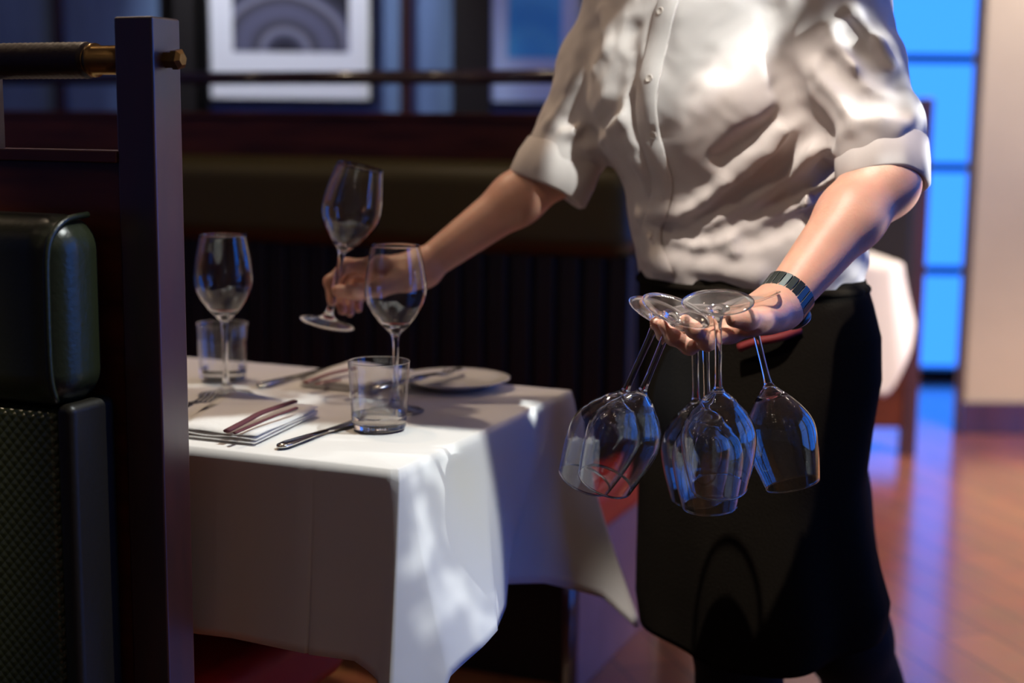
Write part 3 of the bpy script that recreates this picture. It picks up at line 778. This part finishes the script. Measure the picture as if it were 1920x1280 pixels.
# ------------------------------------------------------------------ far dining spot at the right
d3 = divider(0, 0, 0.9, 'distant dark booth divider with a rounded rail end against the blue window', False, 'booth dividers', rot=(0, 0, 0), loc=(P(1741, 400, 5.0).x, 5.0, 0))
rounded('back_cushion', (-.9, -.10, .45), (-.06, 0, 1.16), M_chan, d3, .04)
tc_ = P(1640, 480, 4.35)
RA, RB = ab(Vector((tc_.x, tc_.y, 0)))
cx = Vector((1.03, 4.52, 0)); 
def cloth2():
    # simple frame: world axes, AB() inverse handled by converting
    def W(x, y, z=None):
        a, b = ab(Vector((x, y, 0))); return (a, b) if z is None else (a, b, z)
    x0, x1, y0, y1 = 0.62, 1.20, 4.33, 4.80
    K = []
    def add(tx, ty, hx, hy, hz): K.append((W(tx, ty), W(hx, hy, hz)))
    add(x0, y0, x0 - .05, y0 - .05, .40); add(x0 + .15, y0, x0 + .15, y0 - .02, .50); add(x1 - .12, y0, x1 - .18, y0 - .01, .50)
    add(x1 - .07, y0, x1 - .07, y0 - .04, .345); add(x1 - .055, y0, x1 + .01, y0 - .02, .46); add(x1, y0 + .05, x1 + .06, y0 + .10, .56)
    add(x1, y0 + .2, x1 + .05, y0 + .2, .54); add(x1, y1 - .05, x1 + .07, y1 - .05, .50); add(x1 - .02, y1, x1 + .02, y1 + .04, .46); add(x0 + .3, y1, x0 + .3, y1 + .02, .50); add(x0 + .02, y1, x0 - .04, y1 + .04, .42); add(x0, y0 + .2, x0 - .02, y0 + .2, .50)
    return K
t = empty('dining_table', (0.90, 4.57, 0)); tag(t, 'distant dark-legged dining table behind the server by the blue window', 'table')
box('tabletop', (-.26, -.22, .715), (.26, .22, .744), M_dark, t)
for sx, sy in ((-1, -1), (1, -1), (1, 1), (-1, 1)):
    tube_obj('leg', [(sx * .19, sy * .15, 0), (sx * .19, sy * .15, .715)], .015, M_wood, t, 8)
drape(cloth2(), TZ, M_cloth, 'tablecloth', 'distant white tablecloth between the black apron and the blue window', 'white tablecloths', sharp=0.1)

# ------------------------------------------------------------------ the server
F = Vector((-.60, -.80, 0)); Rt = Vector((.80, -.60, 0))     # facing, her left
person = empty('person', (P(1400, 640, 2.08).x, 2.08, 0))
tag(person, 'person in a pale rolled-sleeve shirt and black apron reaching left with one glass, holding others', 'person')
def PN(o, par=None):  # parent keeping world coordinates
    if par: o.parent = par; return o
    o.parent = person; o.matrix_parent_inverse = Matrix.Translation(-person.location); return o
FT = frame(Rt, 0.70)
pel = P(1412, 640, 2.08); wai = P(1402, 470, 2.08); che = P(1348, 190, 2.06); upc = P(1345, 60, 2.06)
neckb = P(1345, -95, 2.09); headc = P(1290, -330, 1.98)
shR = P(1205, -20, 2.16); elR = P(1052, 312, 2.17); wrR = P(792, 503, 2.125)
shL = P(1552, -30, 1.98); elL = P(1650, 338, 1.86); wrL = P(1462, 572, 1.745)
hipF = P(1350, 760, 2.07); knF = P(1385, 1180, 2.06); anF = P(1390, 1600, 2.12)
hipB = P(1490, 760, 2.12); knB = P(1585, 1195, 2.22); anB = P(1700, 1500, 2.52)
def P3(t): return P(*t)
# --- left (holding) hand
mcI, piI, diI, tiI = P(1370, 620, 1.682), P(1326, 641, 1.655), P(1301, 618, 1.645), P(1285, 599, 1.640)
mcM, piM, diM, tiM = P(1352, 622, 1.692), P(1292, 648, 1.670), P(1262, 632, 1.664), P(1243, 607, 1.660)
mcR, piR, diR, tiR = P(1345, 616, 1.715), P(1288, 638, 1.705), P(1246, 628, 1.700), P(1228, 604, 1.692)
mcP, piP, diP, tiP = P(1345, 606, 1.738), P(1286, 622, 1.755), P(1240, 600, 1.765), P(1206, 567, 1.770)
thC, thM, thI, thT = P(1446, 590, 1.705), P(1428, 597, 1.664), P(1402, 598, 1.636), P(1376, 598, 1.628)
body = []
def C(a, b, ra, rb=None, k=.01, B=None, neg=False): body.append(Cap(a, b, ra, rb, k, B, neg))
C(pel, wai, .118, .098, .05, FT); C(wai, che, .098, .108, .05, FT); C(che, upc, .108, .092, .05, FT)
C(upc, neckb, .085, .045, .05, FT); C(neckb, neckb.lerp(headc, .55), .052, .052, .03)
C(shR, upc, .05, .06, .05); C(shL, upc, .05, .06, .05)
C(headc + Vector((0, 0, .03)), headc - Vector((0, 0, .045)) + F * .02, .082, .058, .03)
C(headc + F * .088 - Vector((0, 0, .005)), headc + F * .104 - Vector((0, 0, .03)), .008, .012, .012)       # nose
C(headc + F * .075 - Vector((0, 0, .066)) - Rt * .02, headc + F * .075 - Vector((0, 0, .066)) + Rt * .02, .006, .006, .008)   # lips
for s_ in (-1, 1):
    C(headc + Rt * s_ * .078 + Vector((0, 0, .01)), headc + Rt * s_ * .08 - Vector((0, 0, .025)), .012, .009, .006)
    C(headc + Rt * s_ * .032 + F * .083 + Vector((0, 0, .018)), headc + Rt * s_ * .034 + F * .083 + Vector((0, 0, .018)), .010, .010, .006, None, True)
    C(headc + Rt * s_ * .032 + F * .072 + Vector((0, 0, .018)), headc + Rt * s_ * .034 + F * .072 + Vector((0, 0, .018)), .012, .012, .003)
# arms
mR = elR.lerp(wrR, .32)
C(shR, elR, .050, .041, .03); C(elR, mR, .039, .0385, .02); C(mR, wrR, .0385, .0245, .02)
mL = elL.lerp(wrL, .30)
C(shL, elL, .050, .045, .03); C(elL, mL, .0445, .042, .02); C(mL, wrL, .042, .0275, .02)
C(elL + Vector((.008, .0, -.006)), elL + Vector((.004, .0, .0)), .040, .040, .02)
# legs
C(pel, hipF, .09, .085, .04); C(hipF, knF, .082, .052, .03); C(knF, knF.lerp(anF, .35), .052, .05, .03); C(knF.lerp(anF, .35), anF, .05, .036, .02)
C(pel, hipB, .09, .085, .04); C(hipB, knB, .082, .052, .03); C(knB, knB.lerp(anB, .35), .052, .05, .03); C(knB.lerp(anB, .35), anB, .05, .036, .02)
for an in (anF, anB): C(Vector((an.x, an.y, .07)), Vector((an.x - .09, an.y - .12, .045)), .032, .026, .02)
# left hand flesh
FH = frame((mcM - wrL).normalized().cross(Vector((0, 0, 1))), 0.8)
C(wrL, thM.lerp(mcI, .35), .026, .016, .016); C(wrL, mcI, .0235, .0125, .014); C(wrL, mcM, .024, .0125, .014); C(wrL, mcR, .023, .012, .014); C(wrL, mcP, .022, .0115, .014)
C(mcI, mcP, .0125, .0115, .012)
def finger(a, b, c, d, r, k=.006):
    C(a, b, r * 1.10, r * 1.02, k * 1.4); C(b, c, r * 1.02, r * .90, k); C(c, d, r * .92, r * .76, k)
    C(b, b, r * 1.08, None, k); C(c, c, r * .97, None, k)
finger(mcI, piI, diI, tiI, .0094); finger(mcM, piM, diM, tiM, .0096); finger(mcR, piR, diR, tiR, .0090); finger(mcP, piP, diP, tiP, .0078)
C(wrL, thC, .022, .019, .014); C(thC, thM, .0175, .0130, .012); C(thM, thI, .0130, .0122, .008); C(thI, thT, .0122, .0102, .006); C(thI, thI, .0126, None, .006)
# right (reaching) hand : stem passes x~632
kI, pI, dI, tI = P(706, 497, 2.120), P(650, 497, 2.122), P(619, 528, 2.112), P(622, 566, 2.098)
kM, pM, dM, tM = P(708, 508, 2.140), P(655, 506, 2.150), P(632, 545, 2.135), P(642, 582, 2.115)
kR, pR, dR, tR = P(714, 520, 2.158), P(672, 522, 2.172), P(652, 555, 2.160), P(656, 587, 2.140)
kP, pP, dP, tP = P(722, 530, 2.172), P(690, 538, 2.186), P(670, 560, 2.180), P(672, 580, 2.165)
tC, tMp, tIp, tT = P(765, 522, 2.110), P(712, 540, 2.088), P(668, 548, 2.078), P(633, 545, 2.080)
for kk, rr in ((kI, .0135), (kM, .0135), (kR, .013), (kP, .012)): C(wrR, kk, .0235, rr, .014)
C(kI, kP, .013, .012, .012)
finger(kI, pI, dI, tI, .0098); finger(kM, pM, dM, tM, .0098); finger(kR, pR, dR, tR, .0092); finger(kP, pP, dP, tP, .0080)
C(wrR, tC, .022, .018, .014); C(tC, tMp, .0175, .0130, .012); C(tMp, tIp, .0125, .0112, .008); C(tIp, tT, .0112, .0095, .006)
body_fn = blend(body)
bo = sd_obj('body', body_fn, (-.45, 1.45, -.02), (.95, 2.75, 1.80), .0030, M_skin, None, 2); PN(bo)
# fingernails
def nail(tip, prev, nrm, s=.0055):
    d = (tip - prev).normalized(); nrm = (Vector(nrm) - d * Vector(nrm).dot(d)).normalized(); sd_ = d.cross(nrm)
    vs, fs = [], []; n_ = 6
    for i in range(n_ + 1):
        u = -1 + 2 * i / n_
        for j in range(n_ + 1):
            v = -1 + 2 * j / n_
            w = s * (1 - .12 * max(0, u) ** 2)
            vs.append(tip + d * (u * s * 1.15 - .001) + sd_ * (v * w * .95) + nrm * (.0084 - v * v * .0028 - .0006 * u))
    for i in range(n_):
        for j in range(n_): a = i * (n_ + 1) + j; fs.append((a, a + 1, a + n_ + 2, a + n_ + 1))
    o = mesh_obj('fingernail', vs, fs, M_nail); m_ = o.modifiers.new('s', 'SOLIDIFY'); m_.thickness = .0012; PN(o, bo)
nail(thT, thI, (0.05, -.75, .65), .0058)

# --- clothing
shirt = []
def Sx(a, b, ra, rb=None, k=.02, B=None, neg=False): shirt.append(Cap(a, b, ra, rb, k, B, neg))
Sx(P(1404, 492, 2.08), P(1395, 420, 2.08), .122, .116, .03, FT); Sx(P(1395, 420, 2.08), che, .114, .128, .04, FT); Sx(che, upc, .128, .108, .05, FT)
Sx(upc, P(1345, -60, 2.09), .10, .055, .05, FT)
Sx(che + F * .045 + Rt * .075 - Vector((0, 0, -.02)), che + F * .05 + Rt * .065, .072, .072, .05)
Sx(che + F * .045 - Rt * .075 + Vector((0, 0, .02)), che + F * .05 - Rt * .065, .072, .072, .05)
Sx(P(1345, -75, 2.09), P(1343, -105, 2.085), .066, .062, .012)
cuR = elR.lerp(P(1010, 345, 2.165), .7); 
sR1 = shR.lerp(elR, .45)
Sx(shR, sR1, .072, .066, .04); Sx(sR1, elR.lerp(shR, .12), .066, .058, .03); Sx(upc, shR, .085, .07, .05)
c0 = P(1080, 250, 2.168); c1 = P(1045, 316, 2.165)
Sx(c0, c1, .058, .057, .012)
sL1 = shL.lerp(elL, .5)
Sx(upc, shL, .085, .074, .05); Sx(shL, sL1, .074, .066, .04); Sx(sL1, elL.lerp(shL, .22), .066, .058, .03)
d0 = P(1648, 235, 1.895); d1_ = P(1651, 318, 1.872)
Sx(d0, d1_, .058, .0545, .012)
Rz = lambda v: Vector(v)
base_shirt = blend(list(shirt))
# folds: ridges and hollows traced along the surface
def fold(pts, r, depth=0.0, neg=False, k=.014):
    q = []
    for (x, y) in pts:
        h_ = march(base_shirt, x, y)
        if h_ is None: continue
        nn = grad(base_shirt, h_)
        q.append(Vector(h_) + Vector(nn) * (depth if neg else -r + depth))
    for i, (a, b) in enumerate(zip(q, q[1:])):
        if (a - b).length < .12: shirt.append(Cap(a, b, r, r, k, None, neg))
RID = [([(1500, 215), (1440, 285), (1370, 345), (1300, 400), (1262, 425)], .013, .008),
       ([(1545, 270), (1480, 340), (1400, 390), (1330, 425), (1275, 445)], .013, .008),
       ([(1570, 330), (1500, 385), (1440, 415), (1380, 470)], .012, .006),
       
       
       ([(1580, 400), (1520, 430), (1500, 480)], .010, .005),
       ([(1300, 460), (1360, 440), (1400, 430)], .009, .005),
       ([(1190, 240), (1200, 300), (1215, 350)], .010, .004), ([(1200, 405), (1240, 400), (1270, 398)], .012, .008), ([(1205, 480), (1250, 490), (1330, 505), (1420, 515)], .014, .006),
       
       ([(1100, 110), (1060, 200), (1030, 230)], .010, .006), ([(1150, 150), (1130, 230), (1100, 270)], .010, .006), ([(1185, 170), (1165, 220), (1120, 250), (1060, 240)], .011, .006),
       ([(1560, 60), (1600, 130), (1650, 180)], .012, .006), ([(1540, 130), (1600, 200), (1680, 240)], .012, .006), ([(1600, 20), (1640, 80), (1670, 120)], .010, .006),
       ([(1600, 235), (1650, 215), (1700, 222)], .010, .006), ([(1130, 20), (1140, 90), (1120, 130)], .010, .005)]
for p_, r_, d_ in RID: fold(p_, r_, d_)
HOL = [([(1448, 20), (1456, 90), (1474, 160), (1500, 212), (1546, 246)], .013, .004), ([(1182, 60), (1180, 130), (1186, 190), (1200, 250)], .012, .005), ([(1510, 240), (1450, 315), (1380, 370), (1300, 420)], .012, .006), ([(1555, 300), (1480, 368), (1400, 412), (1330, 440)], .012, .006),
       ([(1460, 215), (1400, 262), (1350, 300)], .010, .002), ([(1470, 120), (1490, 215), (1545, 262)], .012, .006), ([(1225, 420), (1300, 438)], .010, .006), ([(1400, 450), (1450, 430), (1520, 400)], .012, .005),
       ([(1110, 60), (1090, 160), (1060, 220)], .014, .008), ([(1160, 120), (1145, 200), (1110, 250)], .014, .008), ([(1600, 60), (1640, 140), (1680, 160)], .014, .005), ([(1560, 120), (1620, 190), (1690, 200)], .014, .006), ]
for p_, r_, d_ in HOL: fold(p_, r_, d_, True, .016)
# sleeve openings
ax = (c1 - c0).normalized(); Sx(c1 + ax * .015, c1 + ax * .09, .052, .052, .004, None, True)
cutR = (c1 + ax * .026, ax)
ax2 = (d1_ - d0).normalized(); ax2 = (ax2 + Vector((-.05, -.05, 0))).normalized(); Sx(d1_ + ax2 * .010, d1_ + ax2 * .09, .0505, .0505, .004, None, True)
cutL = (d1_ + ax2 * .014, ax2)
raw = blend(shirt)
def noise3(p, f, ph):
    return np.sin(p[:, 0] * f + ph + 1.7 * np.sin(p[:, 2] * f * .6 + ph)) * np.sin(p[:, 2] * f * .8 + 2.1 * ph + 1.3 * np.sin(p[:, 1] * f * .7)) * np.sin(p[:, 1] * f * .9 + ph * .7)
def shirt_fn(p, blk):
    D = raw(p, blk)
    D = D + .0035 * noise3(p, 34, .4) + .0016 * noise3(p, 75, 1.9) + .0008 * noise3(p, 130, 3.1)
    # neighbouring sleeve edge planes and waist cut
    for (c, n) in (cutR, cutL):
        c_, n_ = np.array(c), np.array(n); w = p - c_
        s = w @ n_; rad = np.linalg.norm(w - s[:, None] * n_, axis=1)
        D = np.where(rad < .10, np.maximum(D, np.where(s < .12, s, D)), D)
    D = np.maximum(D, (0.905 - p[:, 2]))
    return D
so = sd_obj('shirt', shirt_fn, (.0, 1.70, .88), (.72, 2.40, 1.50), .0032, M_shirt, None, 2); PN(so)
# turned cuffs: a band around each sleeve end
def cuff(c, n, r0, r1, w, cutr):
    n = Vector(n); a = n.orthogonal().normalized(); b = n.cross(a); vs, fs = [], []; seg = 72
    prof_ = [(cutr, -.002), (r1 - .001, .004), (r1 + .003, .0), (r1 + .0035, -w * .5), (r0 + .003, -w + .004), (r0 - .001, -w), (r0 - .010, -w + .006)]
    for (r, h) in prof_:
        for k in range(seg):
            th = 2 * PI * k / seg; rr = r * (1 + .025 * math.sin(3 * th + 1) + .018 * math.sin(5 * th + h * 50) + .008 * math.sin(11 * th))
            vs.append(c + n * (h + .004 * math.sin(2 * th + .6)) + a * math.cos(th) * rr + b * math.sin(th) * rr)
    m = len(prof_)
    for i in range(m - 1):
        for k in range(seg): k2 = (k + 1) % seg; fs.append((i * seg + k, i * seg + k2, (i + 1) * seg + k2, (i + 1) * seg + k))
    o = mesh_obj('cuff', vs, fs, M_shirt); PN(o, so); return o
cuff(c1 + ax * .030, ax, .0575, .060, .060, .050)
cuff(d1_ + ax2 * .018, ax2, .0575, .0575, .055, .047)
# placket strip and buttons
pl = [(1262, -20), (1246, 30), (1232, 90), (1218, 150), (1212, 200), (1218, 250), (1232, 300), (1243, 345), (1236, 390), (1222, 430), (1226, 470), (1246, 518)]
cl = [Vector((x, 0, y)) for x, y in pl]; cl = catmull(cl, 4)
vs, fs = [], []
for p_ in cl:
    for off, hh in ((-19, .0), (-17, .0022), (0, .003), (17, .0022), (19, .0)):
        hit = march(shirt_fn, p_.x + off, p_.z)
        if hit is None: hit = march(shirt_fn, p_.x + 4, p_.z)
        if hit is None: hit = vs[-1] if vs else np.array(P(p_.x, p_.z, 1.95))
        g_ = grad(shirt_fn, np.array(hit)); vs.append(Vector(hit) + Vector(g_) * (hh + .0002))
for i in range(len(cl) - 1):
    for j in range(4): a = i * 5 + j; fs.append((a, a + 1, a + 6, a + 5))
po = mesh_obj('placket', vs, fs, M_shirt); PN(po, so); po.modifiers.new('s', 'SOLIDIFY').thickness = .0012
for (x, y) in ((1241, 22), (1220, 148), (1228, 252), (1240, 372), (1222, 440)):
    hit = march(shirt_fn, x, y)
    if hit is None: continue
    g_ = Vector(grad(shirt_fn, hit)); o = lathe('button', [(0, 0), (.0052, 0), (.0056, .0008), (.0053, .0018), (.0045, .0018), (.0038, .0013), (0, .0012)], M_button, None, 24)
    place_axis(o, Vector(hit) + g_ * .0032, g_); PN(o, so)
# trousers
tr = [Cap(pel, wai, .124, .104, .05, FT)]
for hp, kn, an in ((hipF, knF, anF), (hipB, knB, anB)):
    tr += [Cap(pel, hp, .098, .095, .04), Cap(hp, kn, .094, .070, .03), Cap(kn, kn.lerp(an, .4), .068, .066, .03), Cap(kn.lerp(an, .4), an, .066, .056, .02)]
tr_r = blend(tr)
def tr_fn(p, blk): return np.maximum(tr_r(p, blk) + .003 * noise3(p, 28, 2.2), p[:, 2] - .935)
to = sd_obj('trousers', tr_fn, (.05, 1.75, .0), (.95, 2.75, .96), .006, M_black, None, 1); PN(to)
for an in (anF, anB):
    sh = blend([Cap(Vector((an.x + .02, an.y + .03, .05)), Vector((an.x - .10, an.y - .14, .038)), .042, .036, .02), Cap(Vector((an.x, an.y, .09)), Vector((an.x, an.y, .05)), .044, .044, .02)])
    def shf(p, blk, sh=sh): return np.maximum(sh(p, blk), -p[:, 2] + .002)
    o = sd_obj('shoe', shf, (an.x - .2, an.y - .25, -.01), (an.x + .12, an.y + .12, .16), .006, M_shoe, None, 1); PN(o)
# hair
hr = blend([Cap(headc + Vector((0, 0, .045)) - F * .02, headc - F * .035 - Vector((0, 0, .02)), .092, .082, .02), Cap(headc - F * .10 + Vector((0, 0, .02)), headc - F * .10 - Vector((0, 0, .01)), .036, .034, .02)])
def hr_fn(p, blk):
    w = p - np.array(headc); f_ = w @ np.array(F)
    return np.maximum(hr(p, blk), np.maximum(f_ - .045 - w[:, 2] * .25, -9))
o = sd_obj('hair', hr_fn, np.array(headc) - .2, np.array(headc) + .2, .005, M_hair, None, 1); PN(o)
# apron: wrapped skirt from the waist to the knee
def apron():
    lev = []
    # (pixel row, left px, right px, lateral/depth ratio)
    rows_ = [(512, 1204, 1604), (560, 1203, 1618), (620, 1201, 1632), (700, 1200, 1634), (800, 1199, 1620), (900, 1198, 1608), (980, 1196, 1616), (1060, 1194, 1630), (1120, 1194, 1644), (1172, 1205, 1640)]
    Yc = 2.085
    seg = 120; vs, fs = [], []
    rows2 = []
    for (r0, r1) in zip(rows_, rows_[1:]):
        for k in range(5): t = k / 5; rows2.append([a + (b - a) * t for a, b in zip(r0, r1)])
    rows2.append(list(rows_[-1]))
    nr = len(rows2)
    for i, (py, l, r) in enumerate(rows2):
        a = P(l, py, Yc); b = P(r, py, Yc); c = (a + b) / 2; hw = (b - a).length / 2
        u = i / (nr - 1)
        # ellipse with lateral semi-axis A along Rt and depth B along F whose image half-width is hw
        B_ = .125 + .03 * u; A_ = math.sqrt(max(.0001, (hw ** 2 - (B_ * .6) ** 2))) / .8
        for k in range(seg):
            th = 2 * PI * k / seg
            rip = 1 + u * (.045 * math.sin(5 * th + .5) + .03 * math.sin(9 * th + 2 + u)) * (0.4 + .6 * u) + .012 * math.sin(4 * th + 6 * u + 1) * (1 - u)
            z = c.z + (.02 * math.sin(th * 2 + 1.1) * u)
            if k == 0: pass
            q = Vector((c.x, Yc, z)) + Rt * (A_ * math.cos(th) * rip) - F * (B_ * math.sin(th) * rip)
            vs.append(q)
    for i in range(nr - 1):
        for k in range(seg):
            k2 = (k + 1) % seg
            fs.append((i * seg + k, (i + 1) * seg + k, (i + 1) * seg + k2, i * seg + k2))
    o = mesh_obj('apron', vs, fs, M_apron); o.modifiers.new('s', 'SOLIDIFY').thickness = .003; PN(o); apr = o
    # fold over the hip and waistband with its tie
    ring = []
    for k in range(73):
        th = 2 * PI * k / 72; a = P(1203, 530, Yc); b = P(1610, 530, Yc); hw = (b - a).length / 2; c = (a + b) / 2; A_ = math.sqrt(hw ** 2 - (.13 * .6) ** 2) / .8
        ring.append(Vector((c.x, Yc, c.z)) + Rt * (A_ * 1.0 * math.cos(th)) - F * (.126 * math.sin(th)))
    PN(tube_obj('waistband', ring, .006, M_apron, None, 10, flat=((0, 0, 1), 1.0)), apr); return apr
apr = apron()
PN(tube_obj('apron_tie', catmull([P(1500, 618, 1.935), P(1462, 632, 1.925), P(1420, 640, 1.93), P(1385, 652, 1.94)], 5), .006, mat('dark red tie', (.16, .008, .008), .7), None, 8), apr)

# ------------------------------------------------------------------ wristwatch
wd = (wrL - elL).normalized(); wc = wrL.lerp(elL, .06)
t = empty('wristwatch'); place_axis(t, wc, wd); tag(t, 'dark metal bracelet wristwatch on the wrist above the held glasses', 'watch')
nseg = 22
for k in range(nseg):
    th = 2 * PI * k / nseg; R_ = .0315; bm = bmesh.new()
    Mx = Matrix.Rotation(th, 4, 'Z') @ Matrix.Translation((R_, 0, 0)) @ Matrix.Scale(1, 4)
    bx(bm, (-.0015, -.0042, -.0125), (.0018, .0042, .0125), Mx)
    bm_obj('link', bm, M_watch, t, bevel=.0007, segs=2)
cs_ = lathe('watch_case', [(0, 0), (.016, 0), (.018, .002), (.018, .007), (.0165, .009), (0, .009)], M_watch, t, 32)
cs_.location = (0, -.029, 0); cs_.rotation_euler = (PI / 2, 0, 0)
rm = lathe('watch_bezel', [(.0165, .0088), (.018, .0088), (.0172, .0104), (.0160, .0100)], M_watchrim, cs_, 32)
